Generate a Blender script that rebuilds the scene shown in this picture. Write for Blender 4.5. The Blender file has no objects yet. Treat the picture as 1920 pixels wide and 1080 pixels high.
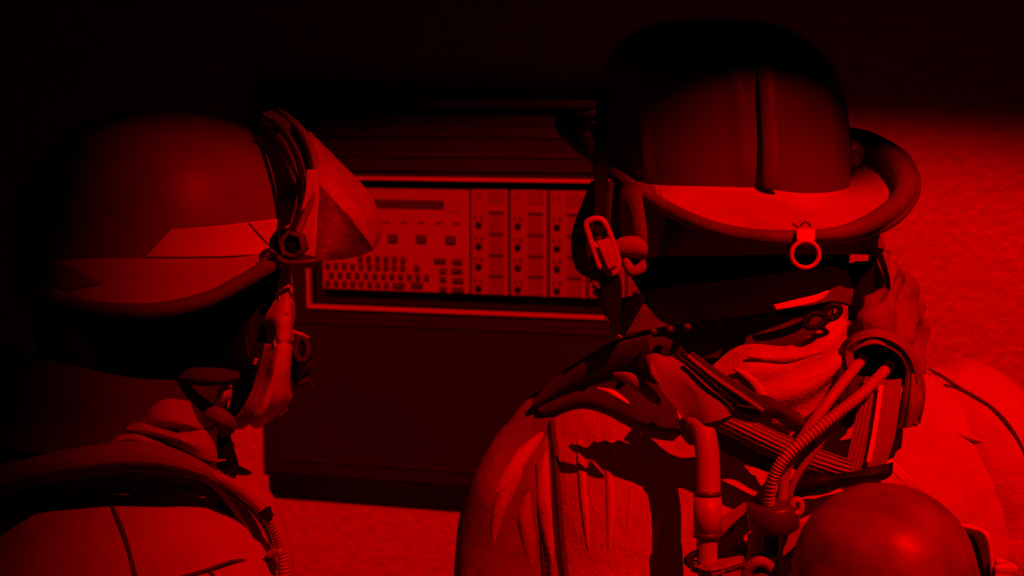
import bpy, math, random
from mathutils import Vector, Matrix, noise
from mathutils.bvhtree import BVHTree
random.seed(7)
C = bpy.context.scene.collection
PI = math.pi
# ---------------------------------------------------------------- camera frame
CAM = Vector((0, 0, 1.80)); PITCH = math.radians(-7.3); F = 2666.67
RC = Matrix.Rotation(PITCH, 3, 'X')
def ray(px, py): return RC @ Vector(((px-960)/F, 1.0, (540-py)/F))
DOFF=0.0
def P(px, py, d): return CAM + ray(px, py)*(d+DOFF)
# ---------------------------------------------------------------- materials
def mat(name, col, rough=.7, metal=0, spec=.3, bump=None, alpha=1, var=0.0, vscale=8):
    m = bpy.data.materials.new(name); m.use_nodes = True
    nt = m.node_tree; b = nt.nodes['Principled BSDF']
    b.inputs['Base Color'].default_value = (*col, 1)
    b.inputs['Roughness'].default_value = rough
    b.inputs['Metallic'].default_value = metal
    b.inputs['Specular IOR Level'].default_value = spec
    b.inputs['Alpha'].default_value = alpha
    tc = nt.nodes.new('ShaderNodeTexCoord')
    if var > 0:
        n = nt.nodes.new('ShaderNodeTexNoise'); n.inputs['Scale'].default_value = vscale
        n.inputs['Detail'].default_value = 6; n.inputs['Roughness'].default_value = .65
        nt.links.new(tc.outputs['Object'], n.inputs['Vector'])
        r = nt.nodes.new('ShaderNodeMapRange'); r.inputs[1].default_value = .3; r.inputs[2].default_value = .7
        r.inputs[3].default_value = 1-var; r.inputs[4].default_value = 1+var
        nt.links.new(n.outputs['Fac'], r.inputs[0])
        mx = nt.nodes.new('ShaderNodeVectorMath'); mx.operation = 'SCALE'
        mx.inputs[0].default_value = col; nt.links.new(r.outputs[0], mx.inputs['Scale'])
        nt.links.new(mx.outputs[0], b.inputs['Base Color'])
    if bump:
        hs = None
        for sc, st, det in bump:
            n = nt.nodes.new('ShaderNodeTexNoise'); n.inputs['Scale'].default_value = sc
            n.inputs['Detail'].default_value = det
            nt.links.new(tc.outputs['Object'], n.inputs['Vector'])
            bp = nt.nodes.new('ShaderNodeBump'); bp.inputs['Strength'].default_value = 1.0
            bp.inputs['Distance'].default_value = st
            nt.links.new(n.outputs['Fac'], bp.inputs['Height'])
            if hs: nt.links.new(hs, bp.inputs['Normal'])
            hs = bp.outputs[0]
        nt.links.new(hs, b.inputs['Normal'])
    return m
M = dict(
 wall=mat('stucco', (.50,.46,.42), .95, bump=[(85,.0035,6),(260,.0010,3)], var=.14, vscale=60),
 floor=mat('concrete', (.05,.05,.05), .9, bump=[(30,.003,5)], var=.2),
 cab=mat('cabinet_enamel', (.016,.016,.018), .55, spec=.3, var=.15),
 recess=mat('recess_black', (.008,.008,.008), .7),
 trim=mat('brushed_metal', (.46,.45,.44), .45, 0, .5),
 face=mat('faceplate_grey', (.31,.3,.29), .7, var=.05, vscale=20),
 module=mat('module_grey', (.27,.26,.25), .7, var=.05),
 slot=mat('label_window', (.20,.2,.19), .6),
 key=mat('key_dark', (.075,.07,.07), .6),
 ink=mat('print_dark', (.10,.09,.09), .8),
 led=mat('indicator_black', (.006,.006,.006), .6),
 lcd=mat('display_glass', (.06,.06,.06), .4),
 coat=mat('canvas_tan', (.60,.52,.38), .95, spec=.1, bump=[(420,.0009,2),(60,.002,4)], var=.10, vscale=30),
 coat2=mat('canvas_worn', (.52,.45,.33), .95, spec=.1, bump=[(420,.0009,2),(50,.003,4)], var=.16, vscale=24),
 coat_shade=mat('canvas_shaded', (.21,.18,.14), .95, spec=.1, bump=[(420,.0009,2),(50,.003,4)], var=.35, vscale=16),  # coat canvas darkened: the sleeve's shade is put into the colour
 seam=mat('seam_thread', (.10,.09,.07), .95, spec=.05),
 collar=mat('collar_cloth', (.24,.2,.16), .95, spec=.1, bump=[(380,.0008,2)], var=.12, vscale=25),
 collar2=mat('crumpled_cloth', (.32,.27,.22), .95, spec=.1, bump=[(70,.004,4)], var=.3, vscale=14),
 cord=mat('dark_corduroy', (.10,.09,.08), .95, spec=.1, bump=[(300,.001,2)], var=.2),
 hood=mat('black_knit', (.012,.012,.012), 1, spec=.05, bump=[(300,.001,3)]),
 shroud=mat('ear_flap_cloth', (.34,.27,.2), .95, spec=.1, bump=[(250,.001,3)], var=.15),
 skin=mat('skin', (.5,.33,.25), .6, bump=[(200,.0004,3)]),
 glove=mat('leather_glove', (.42,.34,.25), .8, bump=[(120,.0015,4)], var=.25),
 shellL=mat('worn_helmet_shell', (.27,.2,.12), .42, spec=.45, bump=[(9,.002,2)], var=.22, vscale=9),
 brimL=mat('helmet_brim_shell', (.66,.54,.38), .5, spec=.4, var=.15, vscale=9),
 shellR=mat('leather_helmet_shell', (.12,.10,.08), .5, spec=.35, bump=[(14,.002,3),(180,.0003,2)], var=.2, vscale=10),
 brimR=mat('leather_helmet_brim', (.55,.44,.3), .5, spec=.4, bump=[(180,.0003,2)], var=.22, vscale=18),
 rim=mat('rubber_edging', (.17,.13,.1), .65, spec=.3, bump=[(160,.0006,2)], var=.2, vscale=20),
 reflect=mat('reflective_tape', (.92,.9,.85), .55, spec=.4, var=.04),
 shield=mat('dusty_shield', (.62,.56,.5), .5, spec=.4, alpha=.78, bump=[(200,.0005,4)], var=.25, vscale=80),
 shield2=mat('speckled_shield', (.34,.3,.27), .5, spec=.4, alpha=.62, bump=[(220,.0012,5)], var=.6, vscale=160),
 metal=mat('worn_steel', (.75,.7,.62), .42, 0, .6, var=.1),
 dmetal=mat('dark_steel', (.12,.11,.1), .4, .2, .5),
 black=mat('black_rubber', (.012,.012,.012), .6, spec=.25),
 strap=mat('nylon_webbing', (.34,.3,.25), .85, spec=.2, bump=[(500,.0006,2)], var=.12, vscale=40),
 dstrap=mat('dark_webbing', (.085,.075,.065), .9, spec=.15, bump=[(400,.0006,2)], var=.2, vscale=30),
 hose=mat('hose_rubber', (.48,.4,.33), .45, spec=.5, var=.12, vscale=30),
 tank=mat('painted_cylinder', (.24,.17,.1), .42, spec=.55, bump=[(22,.0018,4)], var=.45, vscale=22),
 plate=mat('pale_plate', (.8,.74,.64), .7, var=.06),
 mask=mat('pale_mask_rubber', (.74,.66,.56), .7, spec=.3, bump=[(60,.002,4)], var=.1, vscale=30),
 trouser=mat('trouser_canvas', (.40,.34,.26), .95, spec=.1, bump=[(300,.001,2)]),
 boot=mat('boot_rubber', (.03,.03,.03), .6),
)
# ---------------------------------------------------------------- mesh builder
def cr(pts, n, closed=False):
    """Catmull-Rom through tuples -> n samples."""
    pts = [tuple(p) for p in pts]; k = len(pts); out = []
    segs = k if closed else k-1
    for i in range(n):
        t = i/(n if closed else n-1)*segs
        j = min(int(t), segs-1); f = t-j
        if closed: a,b,c,d = pts[(j-1)%k],pts[j%k],pts[(j+1)%k],pts[(j+2)%k]
        else: a,b,c,d = pts[max(j-1,0)],pts[j],pts[min(j+1,k-1)],pts[min(j+2,k-1)]
        out.append(tuple(.5*((2*q)+(r-p)*f+(2*p-5*q+4*r-s)*f*f+(-p+3*q-3*r+s)*f**3) for p,q,r,s in zip(a,b,c,d)))
    return out
class MB:
    def __init__(s): s.v=[]; s.f=[]
    def grid(s, rows, cu=False, cv=False):
        b=len(s.v); nr=len(rows); nc=len(rows[0])
        for r in rows: s.v += [Vector(p) for p in r]
        for i in range(nr if cv else nr-1):
            for j in range(nc if cu else nc-1):
                i2=(i+1)%nr; j2=(j+1)%nc
                s.f.append((b+i*nc+j, b+i*nc+j2, b+i2*nc+j2, b+i2*nc+j))
        return b
    def loft(s, rings, cap=True):
        b=s.grid(rings, cu=True); nc=len(rings[0]); nr=len(rings)
        if cap:
            s.f.append(tuple(range(b+nc-1,b-1,-1)))
            s.f.append(tuple(range(b+(nr-1)*nc, b+nr*nc)))
    def tube(s, pts, r, n=12, samples=None, rib=0, ribn=0, closed=False, flat=1.0, smooth=True):
        """pts: world Vectors; r: number or list."""
        rs = r if isinstance(r,(list,tuple)) else [r]*len(pts)
        q=[(p[0],p[1],p[2],rr) for p,rr in zip(pts,rs)]
        m = samples or max(8, len(pts)*8)
        if smooth: q=cr(q,m,closed)
        m=len(q); P3=[Vector(a[:3]) for a in q]; rings=[]
        up=None
        for i,p in enumerate(P3):
            t=(P3[(i+1)%m]-P3[i-1]) if closed else (P3[min(i+1,m-1)]-P3[max(i-1,0)])
            if t.length<1e-9: t=Vector((0,0,1))
            t.normalize()
            if up is None:
                up=Vector((0,-1,0)) if abs(t.y)<.8 else Vector((0,0,1))
            x=(up-t*up.dot(t))
            if x.length<1e-6: x=t.orthogonal()
            x.normalize(); up=x; y=t.cross(x)
            rad=q[i][3]
            if rib: rad*=1+rib*math.sin(i/m*ribn*2*PI)
            rings.append([p+x*math.cos(a)*rad*flat+y*math.sin(a)*rad for a in [2*PI*k/n for k in range(n)]])
        if closed: s.grid(rings,cu=True,cv=True)
        else: s.loft(rings)
    def sheet(s, rows, th=.003, nu=40, nv=40, fn=None, amp=0, nsc=20, world=False, seed=0, smooth=True):
        """rows of (px,py,depth) or world points -> thick sheet."""
        if smooth:
            g=[cr(r,nu) for r in rows]; cols=[cr([g[i][j] for i in range(len(g))],nv) for j in range(nu)]
            g=[[cols[j][i] for j in range(nu)] for i in range(nv)]
        else: g=rows; nv=len(g); nu=len(g[0])
        W=[[Vector(p) if world else P(*p) for p in r] for r in g]
        N=[[None]*nu for _ in range(nv)]
        for i in range(nv):
            for j in range(nu):
                a=W[i][min(j+1,nu-1)]-W[i][max(j-1,0)]; c=W[min(i+1,nv-1)][j]-W[max(i-1,0)][j]
                n=a.cross(c)
                n = n.normalized() if n.length>1e-12 else Vector((0,-1,0))
                if n.dot(CAM-W[i][j])<0 and not world: n=-n
                N[i][j]=n
        A=[];B=[]
        for i in range(nv):
            ra=[];rb=[]
            for j in range(nu):
                h=0
                if amp: h+=amp*noise.noise(W[i][j]*nsc+Vector((seed,seed,0)))
                if fn: h+=fn(j/(nu-1), i/(nv-1))
                p=W[i][j]+N[i][j]*h
                ra.append(p); rb.append(p-N[i][j]*th)
            A.append(ra);B.append(rb)
        a=s.grid(A); b=s.grid(B)
        def e(i,j): return i*nu+j
        for i in range(nv-1):
            for j in (0,nu-1): s.f.append((a+e(i,j),a+e(i+1,j),b+e(i+1,j),b+e(i,j)))
        for j in range(nu-1):
            for i in (0,nv-1): s.f.append((a+e(i,j),a+e(i,j+1),b+e(i,j+1),b+e(i,j)))
    def box(s, c, sx, sy, sz, ax=None):
        c=Vector(c); X,Y,Z = ax or (Vector((1,0,0)),Vector((0,1,0)),Vector((0,0,1)))
        b=len(s.v)
        for k in ((-1,-1,-1),(1,-1,-1),(1,1,-1),(-1,1,-1),(-1,-1,1),(1,-1,1),(1,1,1),(-1,1,1)):
            s.v.append(c+X*k[0]*sx/2+Y*k[1]*sy/2+Z*k[2]*sz/2)
        for f in ((0,3,2,1),(4,5,6,7),(0,1,5,4),(1,2,6,5),(2,3,7,6),(3,0,4,7)): s.f.append(tuple(b+i for i in f))
    def lathe(s, c, axis, prof, n=40, wob=None):
        """prof: (radius, along axis)."""
        axis=Vector(axis).normalized(); x=axis.orthogonal().normalized(); y=axis.cross(x)
        s.loft([[Vector(c)+axis*h+(x*math.cos(2*PI*k/n)+y*math.sin(2*PI*k/n))*max(r,1e-5) for k in range(n)] for r,h in prof])
    def build(s, name, m, parent=None, bevel=0, smooth=True, label=None, sub=0):
        me=bpy.data.meshes.new(name); me.from_pydata([tuple(v) for v in s.v],[],s.f)
        import bmesh
        bm=bmesh.new(); bm.from_mesh(me)
        bmesh.ops.recalc_face_normals(bm, faces=bm.faces)
        bm.to_mesh(me); bm.free()
        if smooth:
            for p in me.polygons: p.use_smooth=True
        o=bpy.data.objects.new(name,me); C.objects.link(o)
        me.materials.append(M[m] if isinstance(m,str) else m)
        if parent is not None:
            o.parent=parent
            o.matrix_parent_inverse = world_of(parent).inverted()
        if bevel:
            b=o.modifiers.new('bevel','BEVEL'); b.width=bevel; b.segments=2; b.limit_method='ANGLE'
        if sub:
            b=o.modifiers.new('sub','SUBSURF'); b.levels=sub; b.render_levels=sub
        if label: o['label']=label
        return o
def world_of(o):
    m=o.matrix_basis.copy()
    if o.parent: m = world_of(o.parent) @ o.matrix_parent_inverse @ m
    return m
def thing(name, label, cat, loc, group=None):
    o=bpy.data.objects.new(name,None); C.objects.link(o); o.location=loc; o.empty_display_size=.05
    o['label']=label; o['category']=cat
    if group: o['group']=group
    return o
def struct(o): o['kind']='structure'; return o
# ---------------------------------------------------------------- wall frame
TH=math.radians(15); U=Vector((math.cos(TH),-math.sin(TH),0)); NW=Vector((-math.sin(TH),-math.cos(TH),0)); Z=Vector((0,0,1))
W0=Vector((0,2.25,0))
def onw(px,py,off=0):
    """point where the view ray meets the plane parallel to the wall, off metres in front of it"""
    r=ray(px,py); o=W0+NW*off
    t=(o-CAM).dot(NW)/r.dot(NW)
    return CAM+r*t
def uz(px,py,off):
    p=onw(px,py,off); return (p-W0).dot(U), p.z
def wbox(mb,u0,u1,z0,z1,o0,o1):
    mb.box(W0+U*(u0+u1)/2+NW*(o0+o1)/2+Z*(z0+z1)/2, abs(u1-u0), abs(o1-o0), abs(z1-z0), (U,NW,Z))
mb=MB(); wbox(mb,-3.5,3.5,0,3.6,-.15,0)
struct(mb.build('wall_back','wall',smooth=False))
mb=MB(); mb.box((0,.2,-.05),8,6.5,.1); struct(mb.build('floor','floor',smooth=False))
# ---------------------------------------------------------------- fire alarm cabinet
CD=.045
ul,_=uz(490,700,CD); ur=ul+.86
_,zb=uz(490,890,CD); _,zt=uz(620,203,CD)
cab=thing('fire_alarm_cabinet','wide black wall cabinet with a lit control window between the two firefighters','alarm cabinet',W0+U*(ul+ur)/2+Z*zb)
mb=MB()
tu0,tz1=uz(580,334,CD); tu0,_=uz(580,573,CD); _,tz0=uz(580,574,CD); _,tz1=uz(700,334,CD); tu1=tu0+.56
# body as a shell with an opening for the control window
wbox(mb,ul,ur,zb,zt,0,.01)
for a in ((ul,tu0,zb,zt),(tu1,ur,zb,zt),(tu0,tu1,zb,tz0),(tu0,tu1,tz1,zt)): wbox(mb,*a,.01,CD)
mb.build('body','cab',cab,smooth=False)
mb=MB(); wbox(mb,ul+.004,ur-.004,zt,zt+.012,0,CD+.012); mb.build('top_cap','cab',cab,bevel=.002,smooth=False)
# doors above and below the window
def door(z0,z1):
    mb=MB(); wbox(mb,ul+.006,ur-.006,z0,z1,CD,CD+.004)
    for a in ((ul+.022,ur-.022,z1-.016,z1-.010),(ul+.022,ur-.022,z0+.022,z0+.028),(ul+.022,ul+.028,z0+.022,z1-.010),(ur-.028,ur-.022,z0+.022,z1-.010)):
        wbox(mb,*a,CD+.004,CD+.006)
    return mb.build('door','cab',cab,bevel=.001,smooth=False)
door(zb+.006,tz0-.012); dU=door(tz1+.012,zt-.03)
tw=.0052
mb=MB()
for a in ((tu0,tu1,tz0-tw/2,tz0+tw/2),(tu0,tu1,tz1-tw/2,tz1+tw/2),(tu0-tw/2,tu0+tw/2,tz0-tw/2,tz1+tw/2),(tu1-tw/2,tu1+tw/2,tz0-tw/2,tz1+tw/2)):
    wbox(mb,*a,CD-.006,CD+.004)
mb.build('window_trim','trim',cab,smooth=False,label='bright metal window trim')
FO=CD-.010
mb=MB(); wbox(mb,tu0+.003,tu1-.003,tz0+.003,tz1-.003,.01,.02); mb.build('recess_liner','recess',cab,smooth=False)
fu0,_=uz(604,450,FO); fu1=tu1-.02; _,fz0=uz(604,541,FO); _,fz1=uz(720,350,FO); mu0,_=uz(882,450,FO)
mb=MB(); wbox(mb,fu0,mu0,fz0,fz1,.021,FO); plate=mb.build('control_plate','face',cab,smooth=False,bevel=.001)
def pxm(): return (onw(801,450,FO)-onw(800,450,FO)).length
S=pxm()
def at(px,py): return uz(px,py,FO)
def item(name,m,px,py,w,h,parent,o1=.002,o0=0,bev=.0004):
    u,z=at(px,py); mb=MB(); wbox(mb,u-w*S/2,u+w*S/2,z-h*S/2,z+h*S/2,FO+o0-.0005,FO+o1)
    return mb.build(name,m,parent,smooth=False,bevel=bev)
item('display','lcd',765,383,135,16,plate,.001)
item('display_frame','module',850,385,28,24,plate,.0008)
for x in (690,724,757,790,822,857): item('status_label','ink',x,418+(x-790)*.02,14,4,plate,.0006,bev=0)
for x in (685,737,790,845): item('control_button','key',x,447+(x-790)*.03,19,13,plate,.004)
for (ys,xs) in ((484,[676+16*i for i in range(6)]),(499,[615+15.6*i for i in range(10)]+[782]),(516,[622+16.2*i for i in range(12)]),(532,[615+15.7*i for i in range(8)])):
    for x in xs: item('keyboard_key','key',x,ys+(x-690)*.03,9,9,plate,.004)
for x,w in ((748,24),(782,22)): item('keyboard_key','key',x,534,w,9,plate,.004)
for x,y,w in ((825,486,22),(858,488,18),(831,505,12),(857,505,20),(831,521,12),(859,523,20),(831,539,12),(859,541,22)): item('keypad_key','key',x,y+2,w,8,plate,.004)
# zone modules
for k in range(5):
    x0=884+73.5*k
    ua,_=at(x0,450); ub,_=at(x0+69,450)
    mb=MB(); wbox(mb,ua,ub,fz0,fz1,.021,FO+.001); mod=mb.build('zone_module','module',cab,smooth=False,bevel=.001)
    yo=2.2*k
    for xx in (x0+2,): 
        item('module_edge','recess',x0-1.5,453+yo,3.5,186,mod,.0018,bev=0)
    item('side_rail','face',x0+65,455+yo,5,186,mod,.004)
    item('header_label','slot',x0+13,366+yo,14,12,mod,.0015)
    item('header_label','slot',x0+46,370+yo,30,22,mod,.0015)
    for q,y in enumerate((422,462,500.5,541)):
        u,z=at(x0+13.5,y+yo); mb=MB()
        mb.lathe(W0+U*u+Z*z+NW*(FO+.001),NW,[(0,.0022),(.0046,.002),(.0054,.001),(.0058,0),(.0058,-.001)],16)
        mb.build('indicator_lamp','led',mod)
        item('indicator_mark','ink',x0+8,y-15+yo,5,6,mod,.0016,bev=0); item('indicator_mark','ink',x0+19,y-14+yo,6,7,mod,.0016,bev=0)
    for y in (398,438,478,517): item('label_divider','key',x0+47,y+yo,28,4,mod,.003,bev=0)
    for y in (418,458,498,536): item('label_card','slot',x0+47,y+yo,26,30,mod,.0014,bev=0)
# ---------------------------------------------------------------- people
def torso(rows, name, m, parent, amp=.006, n=120, nv=110, e=2.4, seed=0, bellow=1.0):
    """rows: (py, left px, right px, centre depth, half depth m)"""
    q=cr(rows,nv); rings=[]
    for (py,l,r,d,h) in q:
        a=P(l,py,d); b=P(r,py,d); c=(a+b)/2; hw=(b-a).length/2; ring=[]
        for k in range(n):
            t=2*PI*k/n; ct,st=math.cos(t),math.sin(t)
            x=abs(ct)**(2/e)*(1 if ct>0 else -1)*hw; y=abs(st)**(2/e)*(1 if st>0 else -1)*h
            p=c+Vector((x,y,0))
            nrm=Vector((ct*h,st*hw,0)).normalized()
            w=noise.noise(Vector((p.x*9+seed,p.y*9,p.z*3.5)))*amp+noise.noise(Vector((p.x*24+seed,p.y*24,p.z*9)))*amp*.45
            w+=abs(noise.noise(Vector((p.x*14-p.z*8+seed,p.y*14,p.z*5))))*amp*.8
            ring.append(p+nrm*w)
        rings.append(ring)
    mb=MB(); mb.loft(rings); return mb.build(name,m,parent)
def sleeve(name,m,parent,pts,amp=.006,seed=0,n=48,samples=80):
    """pts: (px,py,d,r)"""
    q=cr([(*P(a,b,c),r) for a,b,c,r in pts],samples); rings=[]; up=Vector((0,-1,0))
    for i,a in enumerate(q):
        p=Vector(a[:3]); t=(Vector(q[min(i+1,samples-1)][:3])-Vector(q[max(i-1,0)][:3])).normalized()
        x=(up-t*up.dot(t)).normalized(); up=x; y=t.cross(x)
        e=min(1,(math.sin(min(i/7,1)*PI/2)+.02))
        ring=[]
        for k in range(n):
            dr=x*math.cos(2*PI*k/n)+y*math.sin(2*PI*k/n); c=p+dr*a[3]*e
            w=noise.noise(Vector((c.x*12+seed,c.y*12,c.z*12)))*amp*1.4+abs(noise.noise(Vector((c.x*26+seed,c.y*20,c.z*14))))*amp
            ring.append(c+dr*w)
        rings.append(ring)
    mb=MB(); mb.loft(rings); return mb.build(name,m,parent)
def bvh(objs):
    vs=[];fs=[]
    for o in objs:
        mw=world_of(o); b=len(vs); vs+=[mw@v.co for v in o.data.vertices]; fs+=[[b+i for i in p.vertices] for p in o.data.polygons]
    return BVHTree.FromPolygons(vs,fs)
def hit(tree,px,py,default=1.25):
    r=ray(px,py); n=r.normalized(); h=tree.ray_cast(CAM,n)
    return h[3]/r.length if h[0] is not None else default
def body(parent, joints, edges, name='body'):
    """skinned continuous body. joints: dict name->(Vector, radius)"""
    keys=list(joints); me=bpy.data.meshes.new(name)
    me.from_pydata([tuple(joints[k][0]) for k in keys],[(keys.index(a),keys.index(b)) for a,b in edges],[])
    o=bpy.data.objects.new(name,me); C.objects.link(o); o.parent=parent; o.matrix_parent_inverse=world_of(parent).inverted()
    sk=o.modifiers.new('skin','SKIN'); 
    for i,k in enumerate(keys):
        r=joints[k][1]; me.skin_vertices[0].data[i].radius=(r,r) if not isinstance(r,tuple) else r
    me.skin_vertices[0].data[keys.index('pelvis')].use_root=True
    sk.use_smooth_shade=True
    s=o.modifiers.new('sub','SUBSURF'); s.levels=1; s.render_levels=2
    me.materials.append(M['skin']); return o
def human(parent, hx, hy, face, sx):
    """hx,hy,ground pos of head axis; face: unit dir; top of head ~1.75; sx shoulder half width"""
    f=Vector(face).normalized(); s=Vector((f.y,-f.x,0))   # s = right-hand side
    c=Vector((hx,hy,0))
    def V(a,b,z): return c+s*a+f*b+Z*z
    J=dict(pelvis=(V(0,0,.93),.13),waist=(V(0,0,1.06),.115),chest=(V(0,0,1.26),.125),neck=(V(0,.0,1.43),.055),
      jaw=(V(0,.02,1.52),.06),head=(V(0,.01,1.61),.078),crown=(V(0,0,1.68),.06),chin=(V(0,.085,1.515),.026),nose=(V(0,.118,1.57),.011),brow=(V(0,.085,1.61),.035),
      earr=(V(.083,.0,1.58),.014),earl=(V(-.083,.0,1.58),.014))
    E=[('pelvis','waist'),('waist','chest'),('chest','neck'),('neck','jaw'),('jaw','head'),('head','crown'),('jaw','chin'),('head','brow'),('brow','nose'),('head','earr'),('head','earl')]
    for n,g in (('r',1),('l',-1)):
        J['sh'+n]=(V(g*sx,0,1.36),.055); J['el'+n]=(V(g*(sx+.05),.04,1.10),.04); J['wr'+n]=(V(g*(sx+.02),.10,.88),.028); J['pa'+n]=(V(g*(sx+.01),.15,.82),.032)
        J['hp'+n]=(V(g*.09,0,.86),.085); J['kn'+n]=(V(g*.10,.02,.50),.058); J['an'+n]=(V(g*.11,0,.11),.04); J['to'+n]=(V(g*.12,.16,.05),.035)
        E+= [('chest','sh'+n),('sh'+n,'el'+n),('el'+n,'wr'+n),('wr'+n,'pa'+n),('pelvis','hp'+n),('hp'+n,'kn'+n),('kn'+n,'an'+n),('an'+n,'to'+n)]
        pb=J['pa'+n][0]
        for q in range(4):
            o=(q-1.5)*.02; L=(.07,.08,.075,.06)[q]
            J[f'f{q}a{n}']=(pb+s*o*1.0+f*.04+Z*.004,.0095); J[f'f{q}b{n}']=(pb+s*o*1.15+f*(.04+L*.55)-Z*.012,.009); J[f'f{q}c{n}']=(pb+s*o*1.2+f*(.04+L*.9)-Z*.035,.008)
            E+=[('pa'+n,f'f{q}a{n}'),(f'f{q}a{n}',f'f{q}b{n}'),(f'f{q}b{n}',f'f{q}c{n}')]
        J['ta'+n]=(pb-s*g*.038+f*.0-Z*.006,.011); J['tb'+n]=(pb-s*g*.055+f*.035-Z*.02,.009)
        E+=[('pa'+n,'ta'+n),('ta'+n,'tb'+n)]
    b=body(parent,J,E)
    # trousers, boots
    for n in ('r','l'):
        h,k,a,t=[J[x+n][0] for x in ('hp','kn','an','to')]
        mb=MB(); mb.tube([h+Z*.05,(h+k)/2,k,(k+a)/2,a+Z*.04],[.105,.095,.082,.075,.078],20,40); mb.build('trouser_leg','trouser',parent)
        mb=MB(); mb.tube([a+Z*.16,a+Z*.02,a-Z*.05],[.058,.056,.05],18,14); mb.tube([a-Z*.055-f*.03,a-Z*.055+f*.08,t+f*.03-Z*.0],[.052,.05,.045],18,16,flat=.95); mb.build('boot','boot',parent)
        w,p=J['wr'+n][0],J['pa'+n][0]
        sh,el=J['sh'+n][0],J['el'+n][0]
        mb=MB(); mb.tube([el+(w-el)*.0,el+(w-el)*.5,w+(w-el)*.05],[.07,.058,.052],20,24); mb.build('sleeve_forearm','coat2',parent)
    return J
# ================================================================= RIGHT FIREFIGHTER
hR=P(1360,420,1.34)
pr=thing('person','firefighter at right seen from behind in pale turnout coat with standing collar','person',(hR.x,hR.y,0))
human(pr,hR.x,hR.y+.0,(-.25,1,0),.2)
coatR=torso([(625,1230,1660,1.33,.055),(645,1180,1700,1.33,.075),(690,1105,1745,1.33,.10),(740,1050,1790,1.335,.12),(800,1010,1830,1.34,.13),(880,985,1880,1.34,.138),(980,975,1900,1.34,.142),(1080,975,1905,1.34,.145),(1400,990,1890,1.36,.15),(1900,980,1900,1.4,.16),(2350,950,1930,1.44,.17)],'coat','coat',pr,amp=.007,seed=3)
slL=sleeve('sleeve','coat_shade',pr,[(1120,742,1.34,.022),(1058,812,1.335,.042),(1006,890,1.33,.050),(978,985,1.325,.056),(968,1100,1.32,.056),(960,1350,1.34,.056),(980,1600,1.38,.052)],amp=.009,seed=11)  # dark material paints this sleeve as shaded
slR=sleeve('sleeve','coat',pr,[(1730,700,1.33,.028),(1790,770,1.33,.055),(1850,860,1.32,.066),(1895,980,1.32,.070),(1910,1100,1.32,.070),(1920,1400,1.36,.066),(1900,1650,1.45,.06)],amp=.005,seed=19)
TR=bvh([coatR,slL,slR])
def SR(px,py,off=.004): return (px,py,hit(TR,px,py)-off)
# yoke panel, bright, with cut lower edge
mb=MB(); mb.tube([P(*SR(x,y,.001)) for x,y in ((1035,790),(1042,850),(1048,930),(1054,1010),(1062,1085))],.003,8,40); mb.build('armhole_seam','seam',pr)
mb=MB()
for k in range(16):
    x,y=(1012+k*.5,918+k*11); mb.tube([P(*SR(x,y,.001)),P(*SR(x+14,y+2,.001))],.0008,6,4,smooth=False)
mb.tube([P(*SR(x,y,.001)) for x,y in ((1005,870),(1010,940),(1014,1000),(1022,1085))],.001,6,30)
mb.tube([P(*SR(x,y,.001)) for x,y in ((1024,890),(1028,960),(1032,1085))],.001,6,30)
mb.build('stitching','seam',pr)
mb=MB(); mb.tube([P(*SR(x,y,.001)) for x,y in ((1700,697),(1745,695),(1800,728),(1860,765),(1900,810),(1930,870))],.0016,8,40); mb.build('shoulder_seam','seam',pr)
# sleeve folds: crumpled ridges below the shoulder, paler cloth paints them as lit
for pts,r in (([(1025,805),(985,850),(950,900),(915,960)],.007),([(1030,830),(1022,900),(1030,980),(1040,1080)],.0075),([(1010,850),(965,905),(935,960),(925,1040)],.006),([(1000,900),(985,960),(992,1020),(1000,1085)],.006)):
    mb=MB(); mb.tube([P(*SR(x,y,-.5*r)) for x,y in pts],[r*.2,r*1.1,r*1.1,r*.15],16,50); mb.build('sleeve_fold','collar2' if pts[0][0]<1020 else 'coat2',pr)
for pts,r in (([(1085,800),(1092,870),(1100,960),(1110,1080)],.005),([(1180,830),(1186,900),(1180,980),(1176,1060)],.004),([(1130,790),(1142,860),(1146,960),(1140,1080)],.005),([(1270,900),(1250,960),(1235,1020),(1225,1085)],.006),([(1760,760),(1800,770),(1850,790)],.003),([(1720,800),(1790,812),(1860,835)],.003)):
    mb=MB(); mb.tube([P(*SR(x,y,-.0035)) for x,y in pts],[r*.2]+[r]*(len(pts)-2)+[r*.3],10,40); mb.build('back_fold','coat',pr)
# hood / head: black knit under the shroud, neck
mb=MB(); c=P(1370,430,1.335)
mb.loft([[P(cx,py,1.335)+Vector((math.cos(t)*w*1.335/F, math.sin(t)*w*1.05*1.335/F,0)) for t in [2*PI*k/48 for k in range(48)]] for py,cx,w in cr([(150,1350,60),(200,1350,150),(300,1360,200),(400,1370,215),(480,1375,212),(540,1380,185),(600,1395,165),(680,1400,190)],30)])
mb.build('hood','hood',pr)
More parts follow.
